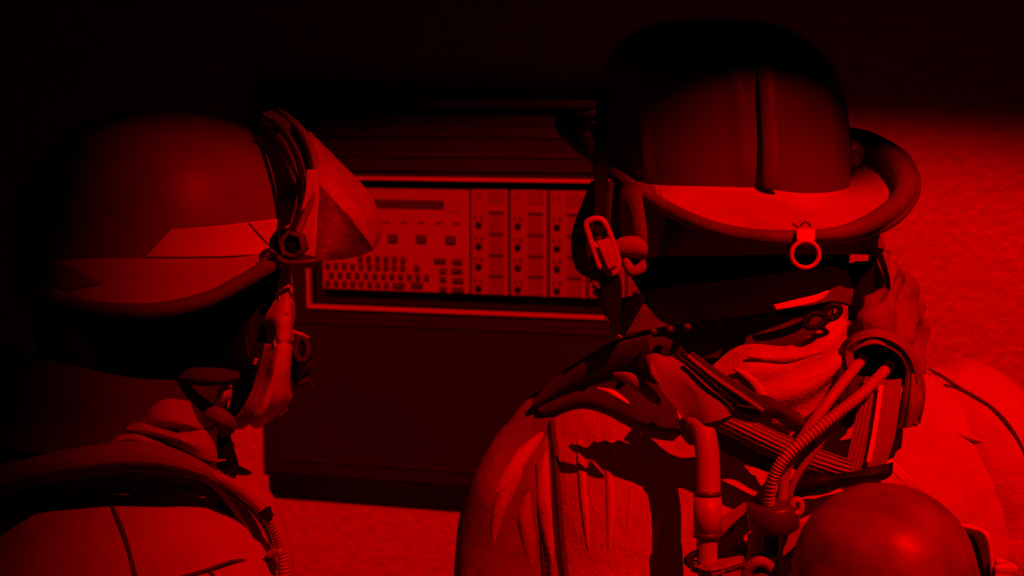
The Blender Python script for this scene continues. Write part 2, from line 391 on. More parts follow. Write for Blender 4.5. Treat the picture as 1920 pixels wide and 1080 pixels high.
# ear/neck shroud (lighter cloth) around back under brim
def ringarc(cx,hw,py,d,hd,a0,a1,n=16,tilt=0):
    out=[]
    for i in range(n):
        a=a0+(a1-a0)*i/(n-1)
        out.append((cx+hw*math.cos(a), py+tilt*math.cos(a), d-hd*math.sin(a)))
    return out
A0,A1=math.radians(188),math.radians(-25)
mb=MB(); mb.sheet([ringarc(1390,238,395,1.33,.115,A0,A1,tilt=26),ringarc(1390,246,425,1.33,.122,A0,A1,tilt=12),ringarc(1392,256,450,1.33,.13,A0,A1,tilt=4),ringarc(1394,258,478,1.33,.132,A0,A1,tilt=-2)],.004,90,30,amp=.006,nsc=14,seed=4)
mb.build('neck_shroud','shroud',pr)
mb=MB(); mb.sheet([[(1140,345,1.30),(1180,338,1.24),(1230,350,1.215)],[(1138,400,1.30),(1180,380,1.235),(1240,395,1.21)],[(1140,440,1.30),(1185,450,1.225),(1240,440,1.208)],[(1150,490,1.30),(1190,480,1.235),(1232,482,1.21)]],.006,30,30,amp=.006,nsc=30)
mb.build('ear_flap','shroud',pr)
mb=MB(); mb.tube([P(1150,470,1.225),P(1175,462,1.222),P(1205,466,1.222),P(1230,472,1.228)],[.006,.009,.009,.006],14,24); mb.tube([P(1170,485,1.222),P(1185,508,1.222),P(1205,500,1.222),P(1212,480,1.225)],[.004,.005,.005,.004],10,24)
mb.build('shroud_tie','shroud',pr)
mb=MB(); mb.sheet([[(1110,340,1.33),(1092,380,1.33),(1075,440,1.33),(1082,500,1.33),(1112,520,1.33)],[(1125,335,1.27),(1108,390,1.262),(1098,440,1.26),(1100,490,1.262),(1125,528,1.27)],[(1145,340,1.25),(1140,390,1.24),(1136,440,1.24),(1136,490,1.24),(1140,530,1.25)]],.006,60,40,fn=lambda u,v:.0016*math.sin(v*26),amp=.002)
mb.build('cheek_guard','cord',pr)
# standing collar: outer sheet wrapping round
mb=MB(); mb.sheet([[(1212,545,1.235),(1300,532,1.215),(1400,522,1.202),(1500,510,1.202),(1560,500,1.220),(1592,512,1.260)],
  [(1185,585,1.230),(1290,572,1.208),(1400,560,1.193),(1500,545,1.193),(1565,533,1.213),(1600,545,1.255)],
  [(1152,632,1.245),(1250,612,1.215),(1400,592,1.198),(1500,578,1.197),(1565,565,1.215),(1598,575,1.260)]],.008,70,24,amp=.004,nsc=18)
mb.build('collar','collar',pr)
mb=MB(); mb.sheet([[(1110,535,1.30),(1125,570,1.28),(1152,632,1.225)],[(1116,535,1.298),(1131,570,1.278),(1157,628,1.222)]],.006,20,6); mb.build('collar_edge','coat',pr)
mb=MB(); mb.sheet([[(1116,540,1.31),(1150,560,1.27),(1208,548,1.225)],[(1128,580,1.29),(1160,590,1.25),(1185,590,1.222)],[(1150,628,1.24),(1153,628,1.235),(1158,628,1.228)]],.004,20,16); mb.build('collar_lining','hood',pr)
mb=MB(); mb.sheet([[(1450,572,1.172),(1490,562,1.172),(1530,553,1.178),(1556,546,1.186)],[(1456,581,1.172),(1492,575,1.172),(1530,566,1.178),(1550,556,1.186)]],.003,30,6); mb.build('reflective_tab','reflect',pr,label='bright tab on the collar')
# lower collar band with snaps
mb=MB(); mb.sheet([[(1190,628,1.240),(1300,606,1.215),(1450,592,1.205),(1560,576,1.220)],[(1200,650,1.230),(1320,645,1.210),(1450,635,1.200),(1560,600,1.215)],[(1260,680,1.225),(1340,672,1.210),(1450,662,1.202),(1570,640,1.215)]],.006,60,24,amp=.004,nsc=20)
mb.build('collar_band','cord',pr)
for k in range(8):
    x=1225+k*32; y=622-k*4.4; mb=MB(); p=P(x,y,1.200); mb.lathe(p,(0,-1,0),[(0,.003),(.0025,.002),(.0035,0),(.0035,-.004)],14); mb.build('snap','dmetal',pr)
# bright upper-back collar cloth, lit by the lamp
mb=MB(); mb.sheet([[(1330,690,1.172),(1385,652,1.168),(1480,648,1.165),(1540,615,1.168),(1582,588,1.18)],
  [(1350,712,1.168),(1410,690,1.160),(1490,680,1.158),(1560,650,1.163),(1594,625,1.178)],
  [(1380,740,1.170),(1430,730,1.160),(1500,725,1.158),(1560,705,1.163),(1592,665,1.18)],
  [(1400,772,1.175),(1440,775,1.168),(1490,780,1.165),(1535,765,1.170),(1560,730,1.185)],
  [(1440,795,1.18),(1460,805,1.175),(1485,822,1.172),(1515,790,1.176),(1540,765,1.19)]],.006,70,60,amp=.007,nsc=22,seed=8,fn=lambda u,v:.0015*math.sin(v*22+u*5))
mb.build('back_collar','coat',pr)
for pts in ([(1375,690),(1410,715),(1440,760),(1475,800)],[(1400,668),(1470,672),(1540,660)],[(1540,700),(1500,720),(1470,760)]):
    mb=MB(); mb.tube([P(x,y,1.158) for x,y in pts],[.001]+[.004]*(len(pts)-2)+[.001],10,30); mb.build('collar_fold','coat',pr)
# crumpled cloth rising right of neck
mb=MB(); mb.sheet([[(1640,462,1.30),(1650,470,1.26),(1662,478,1.26),(1680,486,1.30)],[(1632,500,1.29),(1658,505,1.235),(1695,515,1.24),(1712,530,1.30)],[(1625,560,1.285),(1660,560,1.22),(1706,570,1.235),(1724,585,1.30)],[(1592,600,1.25),(1640,600,1.20),(1700,610,1.215),(1724,630,1.29)],[(1590,640,1.24),(1640,640,1.20),(1700,650,1.21),(1730,665,1.28)],[(1600,690,1.25),(1650,700,1.21),(1710,700,1.22),(1740,705,1.28)]],.01,60,70,amp=.022,nsc=30,seed=5)
mb.build('collar_wing','collar2',pr)
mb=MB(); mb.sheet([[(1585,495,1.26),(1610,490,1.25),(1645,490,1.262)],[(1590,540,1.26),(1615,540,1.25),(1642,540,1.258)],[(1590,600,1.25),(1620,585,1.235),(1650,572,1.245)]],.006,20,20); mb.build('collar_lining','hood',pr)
# ---------------- right helmet
hp=P(1370,300,1.335)
hr=thing('fire_helmet','wide-brimmed leather fire helmet with ridged crown and rear hanging ring','helmet',hp)
# crown
rings=[]
for (py,l,r) in cr([(385,1155,1580),(352,1150,1583),(300,1133,1582),(240,1128,1578),(180,1125,1568),(120,1135,1545),(75,1165,1500),(45,1230,1440),(38,1325,1350)],50):
    c=(l+r)/2; w=(r-l)/2; ring=[]
    for k in range(160):
        t=2*PI*k/160; ct,st=math.cos(t),math.sin(t)
        rr=1.0
        for a in (-90,-46,-134,-10,-170,90,45,135): # raised ridges
            dd=abs((math.degrees(t)-a+180)%360-180)
            rr+= .035*max(0,1-dd/3.2)*min(1,max(0,(338-py)/30))
        py2=py+ (6*(-st)) if py>330 else py
        e=2.3
        x=abs(ct)**(2/e)*(1 if ct>0 else -1); y=abs(st)**(2/e)*(1 if st>0 else -1)
        q=P(c,py2,1.335)+Vector((x*w*rr*1.335/F, y*w*rr*1.12*1.335/F,0)); ring.append(q)
    rings.append(ring)
mb=MB(); mb.loft(rings); mb.build('crown','shellR',hr)
# crown comb ridge at rear, with tip
mb=MB(); mb.tube([P(1418,60,1.25),P(1438,150,1.212),P(1445,250,1.204),P(1447,335,1.202),P(1446,352,1.204)],[.006,.008,.008,.008,.006],14,40,flat=.5); mb.build('comb','shellR',hr)
mb=MB(); mb.tube([P(1574,170,1.285),P(1582,250,1.28),P(1584,330,1.28)],[.004,.005,.004],10,30); mb.build('crown_seam','shellR',hr)
# brim
outer=[(1480,446,1.12),(1590,442,1.165),(1672,412,1.20),(1712,360,1.25),(1700,305,1.295),(1650,268,1.34),(1590,250,1.38),(1450,240,1.47),(1300,225,1.485),(1160,212,1.465),(1095,222,1.435),(1052,228,1.41),(1068,258,1.375),(1110,292,1.33),(1200,360,1.235),(1300,415,1.165),(1390,440,1.133)]
oc=cr(outer,170,True)
inner=[]
for (x,y,d) in oc:
    p=P(x,y,d); c=P(1356,335,1.335)
    v=Vector((p.x-c.x,p.y-c.y,0)); t=math.atan2(v.y,v.x)
    ex=2.3; den=(abs(math.cos(t))**ex+abs(math.sin(t))**ex)**(1/ex)
    q=Vector((c.x+.100*math.cos(t)/den,c.y+.112*math.sin(t)/den,c.z+.004-.006*math.cos(t)))
    inner.append(q)
mb=MB(); rows=[]
for s_ in range(13):
    f=s_/12; row=[]
    for i,(x,y,d) in enumerate(oc):
        p=P(x,y,d); q=inner[i]; v=q.lerp(p,f); v.z-= .003*math.sin(f*PI)
        row.append(v)
    rows.append(row)
top=rows; bot=[[v-Vector((0,0,.005)) for v in r] for r in rows]
b=mb.grid(top,cu=True); b2=mb.grid(bot[::-1],cu=True)
mb.build('brim','brimR',hr)
mb=MB(); mb.tube([P(*p) for p in oc],.0062,14,len(oc),closed=True,smooth=False,flat=1.0)
# taper wider rolled edge at the rear right
mb.build('rim_edging','rim',hr)
mb=MB(); mb.tube([P(x,y,d) for x,y,d in ((1590,260,1.365),(1645,280,1.327),(1686,316,1.283),(1698,358,1.243),(1665,398,1.196),(1590,434,1.146),(1500,444,1.118))],[.003,.009,.011,.010,.0085,.0065,.004],14,70); mb.build('rolled_edge','rim',hr)
# hanging ring
mb=MB(); mb.sheet([[(1494,428,1.112),(1528,428,1.112)],[(1494,445,1.105),(1528,445,1.105)],[(1496,460,1.106),(1526,460,1.106)]],.003,10,14); mb.build('ring_clip','metal',hr,label='bright metal clip')
rc=[(1510+26*math.sin(a),477-25*math.cos(a),1.104) for a in [2*PI*k/28 for k in range(28)]]
mb=MB(); mb.tube([P(*p) for p in rc],.0019,10,28,closed=True,smooth=False); mb.build('hanging_ring','metal',hr)
mb=MB(); mb.tube([P(1486,418,1.122),P(1498,430,1.12),P(1502,450,1.117),P(1498,462,1.118)],.001,8,20); mb.tube([P(1500,425,1.122),P(1510,416,1.122),P(1520,424,1.122)],.0008,8,14); mb.build('clip_wire','dmetal',hr)
# shield bracket hardware front-left and right bolt
mb=MB(); mb.sheet([[(1080,245,1.33),(1110,232,1.325),(1135,240,1.32)],[(1105,285,1.30),(1125,270,1.295),(1140,275,1.29)]],.004,14,12); mb.build('bracket','brimR',hr)
for x,y in ((1105,248),(1112,266),(1128,278)):
    mb=MB(); mb.lathe(P(x,y,1.30),(0,-1,.2),[(0,.004),(.0035,.003),(.0035,-.012)],12); mb.build('bolt','metal',hr)
mb=MB(); mb.lathe(P(1596,284,1.30),(-.2,-1,.3),[(0,.010),(.008,.009),(.011,.004),(.013,-.01)],16); mb.build('bolt','dmetal',hr)
# chin strap
mb=MB(); mb.sheet([[(1117,170,1.285),(1140,170,1.28)],[(1117,240,1.27),(1138,240,1.265)],[(1112,300,1.262),(1138,300,1.258)],[(1114,360,1.225),(1140,360,1.22)],[(1113,440,1.212),(1138,440,1.208)]],.003,8,30); mb.build('chin_strap','black',hr)
mb=MB(); mb.sheet([[(1128,500,1.214),(1152,500,1.212)],[(1126,550,1.222),(1165,540,1.216)],[(1140,600,1.222),(1160,600,1.218)],[(1150,628,1.22),(1158,628,1.218)]],.003,8,30); mb.build('chin_strap','black',hr)
mb=MB()
fr=[(1100,418),(1128,412),(1146,446),(1160,498),(1142,512),(1122,470),(1108,452)]
mb.tube([P(x,y,1.212) for x,y in fr],.0028,10,50,closed=True)
mb.sheet([[(1118,452,1.2),(1142,446,1.2)],[(1130,480,1.199),(1152,474,1.199)],[(1141,506,1.2),(1158,498,1.2)]],.003,8,14)
mb.tube([P(1106,450,1.2),P(1125,505,1.198)],.0022,8,8); mb.build('buckle','hose',hr,label='pale quick-release buckle')
# ================================================================= BREATHING SET (right)
ba=thing('breathing_apparatus','air cylinder, hoses and webbing harness on the back of the right firefighter','breathing apparatus',P(1660,1300,1.12))
# cylinder
pr_=[(.0001,.0)]
cR=.071; topc=P(1662,911,1.075)
prof=[(.0005,0),(.012,-.0008),(.028,-.005),(.045,-.016),(.058,-.031),(.066,-.050),(.0705,-.072),(.0715,-.1),(.0715,-.45),(.066,-.49),(.04,-.52),(.0005,-.53)]
prof=cr(prof,60)
mb=MB(); ctop=topc+Vector((0,.0,0)); mb.lathe(ctop,(0.0,.02,1),prof,64); mb.build('air_cylinder','tank',ba)
mb=MB(); mb.tube([P(1580,930,1.10),P(1522,985,1.11),P(1503,1060,1.12),P(1500,1150,1.12)],.003,8,30); mb.build('cylinder_guard','dmetal',ba)
# back plate
mb=MB(); mb.sheet([[(1472,938,1.165),(1560,915,1.16),(1640,896,1.16),(1655,915,1.16)],[(1485,965,1.165),(1560,950,1.16),(1640,930,1.16),(1680,930,1.16)],[(1500,1000,1.165),(1560,1010,1.16),(1640,1010,1.16),(1690,1010,1.16)],[(1500,1110,1.165),(1560,1110,1.16),(1640,1110,1.16),(1690,1110,1.16)]],.006,30,30,amp=.002); mb.build('back_plate','plate',ba)
mb=MB(); mb.sheet([[(1470,990,1.155),(1508,980,1.155)],[(1468,1040,1.155),(1502,1030,1.155)],[(1470,1055,1.158),(1492,1040,1.158)]],.004,12,14); mb.build('plate_tab','strap',ba)
# hose clamp
mb=MB(); ca=P(1448,940,1.135); cb=P(1452,990,1.14); ax=(ca-cb)
mb.lathe(cb,ax,[(.0005,0),(.018,0),(.0205,.002),(.021,ax.length/2),(.0205,ax.length-.002),(.018,ax.length),(.0005,ax.length)],30); mb.build('hose_clamp','dmetal',ba)
mb=MB(); rr=[P(1494+9*math.cos(a),950+13*math.sin(a),1.125) for a in [2*PI*k/20 for k in range(20)]]; mb.tube(rr,.0028,8,20,closed=True,smooth=False); mb.build('clamp_ring','hose',ba)
def hose(pts,r,rib=0,ribn=0,m='hose',samples=90,name='hose',n=14):
    mb=MB(); mb.tube([P(*p) for p in pts],r,n,samples,rib=rib,ribn=ribn); return mb.build(name,m,ba)
hose([(1668,685,1.175),(1620,735,1.135),(1570,775,1.12),(1520,815,1.115),(1475,855,1.115),(1450,895,1.12),(1440,945,1.13)],.0046,.10,46,samples=460,n=14)
hose([(1618,672,1.175),(1575,725,1.14),(1530,785,1.13),(1490,845,1.13),(1472,890,1.135),(1466,945,1.14)],.0044,0,0)
hose([(1640,705,1.18),(1590,762,1.15),(1535,835,1.14),(1490,900,1.14),(1478,945,1.145)],.0028,0,0,m='strap')
hose([(1424,985,1.15),(1414,1020,1.155),(1408,1090,1.16)],.0048,.14,13,samples=160)
hose([(1448,985,1.145),(1446,1030,1.15),(1444,1100,1.15)],.006,0,0,m='black')
# big vertical air hose at left with couplings
hose([(1296,785,1.165),(1316,800,1.16),(1326,850,1.155),(1328,930,1.15),(1326,1000,1.15),(1326,1075,1.15)],[.008,.0095,.0098,.0098,.0088,.008],0,0,m='hose',name='pressure_hose',n=20)
for y,r,h in ((925,.0112,5),(1003,.0118,5)):
    mb=MB(); a=P(1327,y+h,1.15); v=P(1327,y-h,1.15)-a; mb.lathe(a,v,[(.006,0),(r,0.0005),(r,v.length),(.006,v.length)],24); mb.build('hose_collar','dmetal',ba)
mb=MB(); a=P(1327,1000,1.15); v=P(1327,930,1.15)-a; mb.lathe(a,v,[(.006,0),(.0112,.0005),(.0115,v.length*.5),(.0112,v.length),(.006,v.length)],24); mb.build('hose_sleeve','hose',ba)
# lower left bracket
mb=MB(); mb.sheet([[(1292,1048,1.16),(1330,1050,1.15),(1394,1040,1.15)],[(1296,1062,1.14),(1335,1070,1.125),(1396,1054,1.13)],[(1310,1066,1.135),(1340,1074,1.125),(1390,1060,1.13)],[(1310,1140,1.135),(1340,1140,1.125),(1388,1140,1.13)]],.004,24,24); mb.build('bracket','strap',ba)
mb=MB(); mb.tube([P(1300,1062,1.145),P(1288,1052,1.145),P(1300,1040,1.15),P(1322,1036,1.155)],.003,8,24); mb.build('bracket_loop','black',ba)
mb=MB(); mb.tube([P(1398,1100,1.14),P(1402,1070,1.135),P(1422,1053,1.13),P(1444,1064,1.135),P(1460,1100,1.14)],.0045,10,40); mb.build('pulley_guard','strap',ba)
mb=MB(); mb.lathe(P(1424,1085,1.14),(0,-1,.2),[(.001,.006),(.012,.006),(.014,0),(.012,-.01)],24); mb.build('pulley','dmetal',ba)
mb=MB(); mb.sheet([[(1346,975,1.195),(1405,934,1.19)],[(1348,1000,1.19),(1395,965,1.186)],[(1350,1018,1.195),(1370,990,1.192)]],.003,20,14); mb.build('strap_end','strap',ba)
mb=MB(); mb.sheet([[(1372,1030,1.17),(1396,1022,1.17)],[(1420,1050,1.165),(1440,1040,1.165)]],.004,12,10); mb.build('strap_end','dstrap',ba)
# webbing: ribbed straps
def web(rows,m='strap',name='webbing',ribs=9,th=.003,nu=60,nv=60,h=.0011,axis=0,amp=0.002):
    mb=MB(); mb.sheet(rows,th,nu,nv,fn=(lambda u,v:h*abs(math.sin((u if axis==0 else v)*PI*ribs))),amp=amp,nsc=25); return mb.build(name,m,ba)
# main hanging webbing strap
w=web([[(1622,705,1.155),(1655,712,1.150),(1692,710,1.155)],[(1608,760,1.152),(1648,765,1.146),(1686,765,1.15)],[(1596,820,1.15),(1636,825,1.144),(1676,825,1.148)],[(1582,885,1.15),(1620,893,1.146),(1656,883,1.15)]],ribs=12)
mb=MB(); mb.sheet([[(1648,722,1.143),(1657,722,1.143)],[(1637,800,1.139),(1646,800,1.139)],[(1624,868,1.139),(1633,868,1.139)]],.0015,6,30); mb.build('webbing_stripe','reflect',ba,label='pale stripe along the webbing')
# big padded loop round the black opening
mb=MB(); mb.sheet([[(1600,690,1.195),(1600,655,1.19),(1640,636,1.185),(1685,660,1.185),(1705,715,1.19),(1690,800,1.195)],[(1592,700,1.165),(1590,652,1.16),(1645,632,1.15),(1700,662,1.15),(1722,730,1.155),(1715,795,1.165)],[(1590,705,1.20),(1585,650,1.21),(1648,630,1.21),(1708,668,1.20),(1728,735,1.20),(1718,800,1.20)]],.006,60,24,fn=lambda u,v:.0008*math.sin(v*40)); mb.build('padded_loop','strap',ba)
mb=MB(); mb.sheet([[(1602,652,1.19),(1640,640,1.19),(1685,668,1.19)],[(1605,690,1.185),(1645,700,1.185),(1698,710,1.185)],[(1610,725,1.19),(1650,725,1.19),(1695,725,1.19)]],.003,20,16); mb.build('loop_lining','black',ba)
web([[(1696,700,1.16),(1712,700,1.152),(1726,700,1.165)],[(1690,750,1.16),(1710,755,1.148),(1729,750,1.165)],[(1682,803,1.165),(1702,800,1.155),(1718,785,1.17)]],ribs=3,name='loop_webbing')
web([[(1575,690,1.17),(1600,700,1.162),(1622,708,1.165)],[(1562,740,1.168),(1590,750,1.16),(1612,755,1.162)],[(1562,790,1.17),(1580,800,1.166),(1598,800,1.168)]],'dstrap',ribs=5,name='loop_webbing')
# dark shoulder yoke strap over left shoulder
web([[(1000,748,1.30),(1060,705,1.275),(1130,655,1.25),(1215,632,1.22)],[SR(1008,765,.008),SR(1080,732,.016),SR(1180,712,.018),SR(1250,725,.018)],[SR(1022,778,.004),SR(1100,757,.006),SR(1205,795,.008),SR(1275,805,.012)]],'dstrap',ribs=2,h=.004,axis=1,name='shoulder_strap',th=.014,amp=.002)
mb=MB(); mb.tube([P(1120,728,1.20),P(1150,738,1.185),P(1180,757,1.18)],[.001,.003,.001],8,24); mb.build('strap_piping','reflect',ba,label='bright piping on the dark strap')
mb=MB(); mb.tube([P(1150,702,1.195),P(1185,712,1.18),P(1225,745,1.175),P(1235,758,1.176)],[.002,.0055,.005,.002],10,24,flat=.5); mb.build('strap_piping','strap',ba)
# folded pad flap
mb=MB(); mb.sheet([[(1206,668,1.165),(1232,662,1.158),(1258,668,1.16)],[(1230,712,1.16),(1270,706,1.15),(1318,710,1.152)],[(1258,752,1.158),(1310,748,1.148),(1365,748,1.152)],[(1292,796,1.16),(1335,790,1.15),(1402,768,1.158)]],.006,50,50,fn=lambda u,v:.002*math.sin(u*7+v*4),amp=.003,nsc=30); mb.build('strap_flap','strap',ba)
mb=MB(); mb.tube([P(1222,680,1.152),P(1225,700,1.15),P(1240,722,1.149)],[.001,.003,.001],8,20); mb.build('flap_fold','strap',ba)
# diagonal ribbed strap from neck
web([[(1266,668,1.16),(1310,700,1.152),(1350,735,1.15),(1398,770,1.155)],[(1283,664,1.155),(1330,698,1.146),(1375,730,1.144),(1440,775,1.15)],[(1302,662,1.158),(1350,700,1.15),(1395,725,1.148),(1460,765,1.155)]],'dstrap',ribs=3,h=.0022,axis=1,name='diagonal_strap',th=.006,nv=50)
mb=MB(); mb.tube([P(1290,668,1.146),P(1340,708,1.138),P(1390,742,1.138),P(1430,770,1.142)],.0018,8,40); mb.build('strap_piping','strap',ba)
# lower ribbed webbing running right
web([[(1336,802,1.165),(1420,845,1.155),(1500,885,1.15),(1560,905,1.16)],[(1362,790,1.155),(1440,828,1.146),(1520,866,1.142),(1600,890,1.15)],[(1390,778,1.157),(1460,810,1.148),(1540,842,1.144),(1622,872,1.152)]],'strap',ribs=8,axis=1,h=.0016,name='waist_webbing',nv=80)
web([[(1330,830,1.175),(1400,868,1.168),(1470,895,1.165)],[(1338,806,1.168),(1410,848,1.16),(1480,880,1.158)]],'dstrap',ribs=4,axis=1,h=.0016,name='waist_webbing',nv=50)
mb=MB(); mb.sheet([[(1378,755,1.15),(1430,740,1.146),(1500,775,1.146)],[(1392,775,1.146),(1450,768,1.142),(1520,805,1.142)],[(1410,785,1.15),(1460,790,1.148),(1530,840,1.15)]],.004,30,20,amp=.005,nsc=40); mb.build('strap_keeper','dstrap',ba)
mb=MB(); mb.sheet([[(1470,905,1.15),(1560,888,1.14),(1640,875,1.14),(1672,868,1.15)],[(1480,918,1.145),(1560,900,1.135),(1640,892,1.135),(1670,885,1.145)],[(1490,930,1.15),(1560,918,1.145),(1640,903,1.145),(1668,895,1.15)]],.005,50,16,amp=.005,nsc=50); mb.build('harness_bar','black',ba)
# right metal strip and hook
mb=MB(); mb.sheet([[(1655,866,1.15),(1672,860,1.15)],[(1700,910,1.145),(1712,900,1.145)],[(1748,950,1.15),(1756,938,1.15)]],.003,8,20); mb.build('metal_strip','metal',ba,label='bright metal strip')
mb=MB(); mb.tube([P(1795,985,1.15),P(1830,992,1.145),P(1850,1005,1.14),P(1858,1040,1.14),P(1862,1085,1.14)],.0022,8,40); mb.build('hook','metal',ba)
mb=MB(); mb.sheet([[(1800,990,1.155),(1845,1000,1.15)],[(1815,1040,1.155),(1855,1045,1.15)],[(1820,1100,1.155),(1858,1100,1.15)]],.005,14,14); mb.build('hook_plate','dstrap',ba)
mb=MB(); mb.box(P(1882,1064,1.14),.018,.014,.006); mb.box(P(1874,1054,1.14),.008,.01,.006); mb.build('clip','metal',ba,bevel=.001)
# snap hooks at collar
mb=MB()
for (cx,cy,a,b) in ((1528,601,20,13),(1560,585,15,12)):
    mb.tube([P(cx+a*math.cos(t),cy+b*math.sin(t)-4*math.cos(t),1.152) for t in [2*PI*k/24 for k in range(24)]],.0026,8,24,closed=True,smooth=False)
mb.build('snap_ring','black',ba)
# ================================================================= LEFT FIREFIGHTER
hL=P(300,560,1.22)
pl=thing('person','firefighter at left in profile, dark hood and pale coat, facing the panel','person',(hL.x,hL.y,0))
human(pl,hL.x-.05,hL.y,(1,.35,0),.19)
coatL=torso([(893,190,400,1.13,.065),(912,110,462,1.13,.088),(950,40,500,1.135,.108),(1010,-30,530,1.14,.12),(1080,-80,548,1.145,.128),(1200,-120,560,1.18,.15),(1500,-120,540,1.22,.16),(2000,-120,520,1.28,.17),(2450,-150,540,1.32,.18)],'coat','coat',pl,amp=.006,seed=21,e=2.2)
TL=bvh([coatL])
def SL(px,py,off=.004): return (px,py,hit(TL,px,py,1.15)-off)
for pts,r in (([(196,925),(215,960),(235,1010),(255,1085)],.0016),([(330,1085),(390,1068),(440,1052),(505,1050)],.0014),([(390,1066),(400,1080),(405,1090)],.0013)):
    mb=MB(); mb.tube([P(*SL(x,y,.001)) for x,y in pts],r,8,30); mb.build('seam','seam',pl)
# hood + neck
mb=MB()
mb.loft([[P(cx,py,1.22)+Vector((math.cos(t)*w*1.22/F, math.sin(t)*w*.85*1.22/F,0)) for t in [2*PI*k/48 for k in range(48)]] for py,cx,w in cr([(300,300,120),(380,300,210),(470,300,240),(540,295,235),(600,285,215),(660,270,195),(720,240,190),(800,210,215),(900,200,250)],34)])
mb.build('hood','hood',pl)
# collar cloth dark
mb=MB(); mb.sheet([[(-20,640,1.14),(60,668,1.10),(160,690,1.075),(260,702,1.075),(350,715,1.10),(430,724,1.14)],[(-30,700,1.13),(60,730,1.09),(160,745,1.062),(260,750,1.062),(360,765,1.09),(420,780,1.13)],[(-40,760,1.13),(60,790,1.085),(160,800,1.055),(260,800,1.055),(350,815,1.08),(410,830,1.12)],[(-40,840,1.12),(60,850,1.07),(160,850,1.045),(260,850,1.045),(350,865,1.07),(410,880,1.11)]],.007,80,50,amp=.006,nsc=12,seed=2)
mb.build('collar','cord',pl)
# cheek piece / chin
mb=MB(); mb.sheet([[(322,705,1.10),(360,690,1.085),(410,690,1.085),(450,697,1.10)],[(325,712,1.095),(365,712,1.078),(415,712,1.078),(450,708,1.095)],[(345,720,1.10),(380,724,1.085),(415,723,1.085),(440,720,1.10)]],.006,30,16); mb.build('hood_edge','dstrap',pl)
mb=MB(); mb.sheet([[(408,728,1.10),(422,724,1.095),(435,727,1.10)],[(405,745,1.10),(420,745,1.092),(434,745,1.10)],[(395,770,1.105),(408,768,1.1),(422,760,1.105)]],.008,16,16); mb.build('chin_flap','coat',pl)
# folds of neck cloth, lit
for rows in ([[(262,790,1.06),(285,765,1.05),(312,750,1.048),(355,752,1.05)],[(262,798,1.055),(300,790,1.042),(340,790,1.042),(375,795,1.05)],[(290,802,1.06),(330,803,1.05),(370,808,1.052),(405,808,1.06)]],
             [[(238,800,1.055),(262,792,1.048),(330,812,1.04),(385,806,1.052),(402,828,1.06)],[(235,806,1.05),(290,812,1.036),(350,828,1.032),(395,838,1.046),(408,848,1.058)],[(245,812,1.055),(310,828,1.045),(370,858,1.042),(405,866,1.052),(408,866,1.06)]],
             [[(205,824,1.052),(250,812,1.045),(330,840,1.04),(380,868,1.05)],[(210,830,1.048),(260,826,1.038),(330,858,1.035),(378,880,1.048)],[(225,834,1.052),(270,840,1.045),(330,868,1.042),(370,884,1.052)]]):
    mb=MB(); mb.sheet(rows,.006,44,24,amp=.002,nsc=30); mb.build('collar_fold','coat',pl)
mb=MB(); mb.tube([P(385,800,1.06),P(398,778,1.05),P(418,785,1.05),P(428,800,1.06),P(412,812,1.06)],[.004,.006,.0065,.006,.004],12,30); mb.build('collar_knot','collar',pl)
mb=MB(); mb.sheet([[(408,812,1.07),(440,832,1.07)],[(412,845,1.065),(428,862,1.065)],[(405,872,1.07),(420,884,1.07)]],.004,12,16); mb.sheet([[(424,850,1.07),(442,852,1.07)],[(418,868,1.07),(430,878,1.07)]],.004,8,8); mb.build('strap_end','hood',pl)
# ---------------- left breathing set: shoulder strap + hose
DOFF=.022
bl=thing('breathing_apparatus','curved shoulder harness strap and thin hose on the left firefighter','breathing apparatus',P(300,1000,1.06))
mb=MB(); mb.sheet([[(-30,880,1.08),(60,856,1.045),(160,838,1.02),(250,826,1.012),(330,842,1.015),(400,876,1.03),(440,915,1.05),(470,960,1.07),(500,1020,1.09),(520,1090,1.10)],
  [(-30,912,1.065),(60,885,1.03),(160,866,1.005),(250,858,1.0),(330,868,1.002),(395,893,1.02),(432,930,1.04),(462,975,1.06),(492,1035,1.08),(508,1095,1.09)],
  [(-30,945,1.07),(60,912,1.04),(160,893,1.015),(250,885,1.01),(330,892,1.012),(385,908,1.03),(424,945,1.05),(455,990,1.07),(482,1045,1.09),(498,1100,1.10)]],.010,120,30,fn=lambda u,v:.0012*abs(math.sin(v*PI*4)),amp=.002,nsc=20)
mb.build('shoulder_strap','strap',bl)
mb=MB(); mb.sheet([[(-30,950,1.075),(60,916,1.045),(160,895,1.022),(250,887,1.018),(330,894,1.02),(390,914,1.04),(440,960,1.06),(480,1030,1.09),(500,1090,1.10)],[(-30,1010,1.06),(60,965,1.05),(130,935,1.043),(200,915,1.038),(300,912,1.038),(370,925,1.045),(430,970,1.06),(475,1040,1.08),(492,1095,1.09)]],.006,90,12); mb.build('strap_padding','black',bl)
mb=MB(); mb.tube([P(375,884,1.03),P(420,900,1.03),P(465,930,1.045),(P(505,975,1.06)),P(528,1030,1.075),P(536,1095,1.08)],.0042,12,360,rib=.10,ribn=52); mb.build('hose','hose',bl)
mb=MB(); mb.tube([P(392,893,1.028),P(430,925,1.04),P(475,960,1.055),P(505,1010,1.07),P(522,1090,1.08)],.0016,8,60); mb.build('hose_cord','strap',bl)
mb=MB(); mb.sheet([[(480,958,1.05),(505,950,1.05)],[(492,975,1.05),(512,968,1.05)]],.004,8,8); mb.build('strap_keeper','black',bl)
mb=MB(); mb.tube([P(505,1040,1.07),P(528,1034,1.06)],.003,8,10); mb.build('hose_clip','hose',bl)
DOFF=0
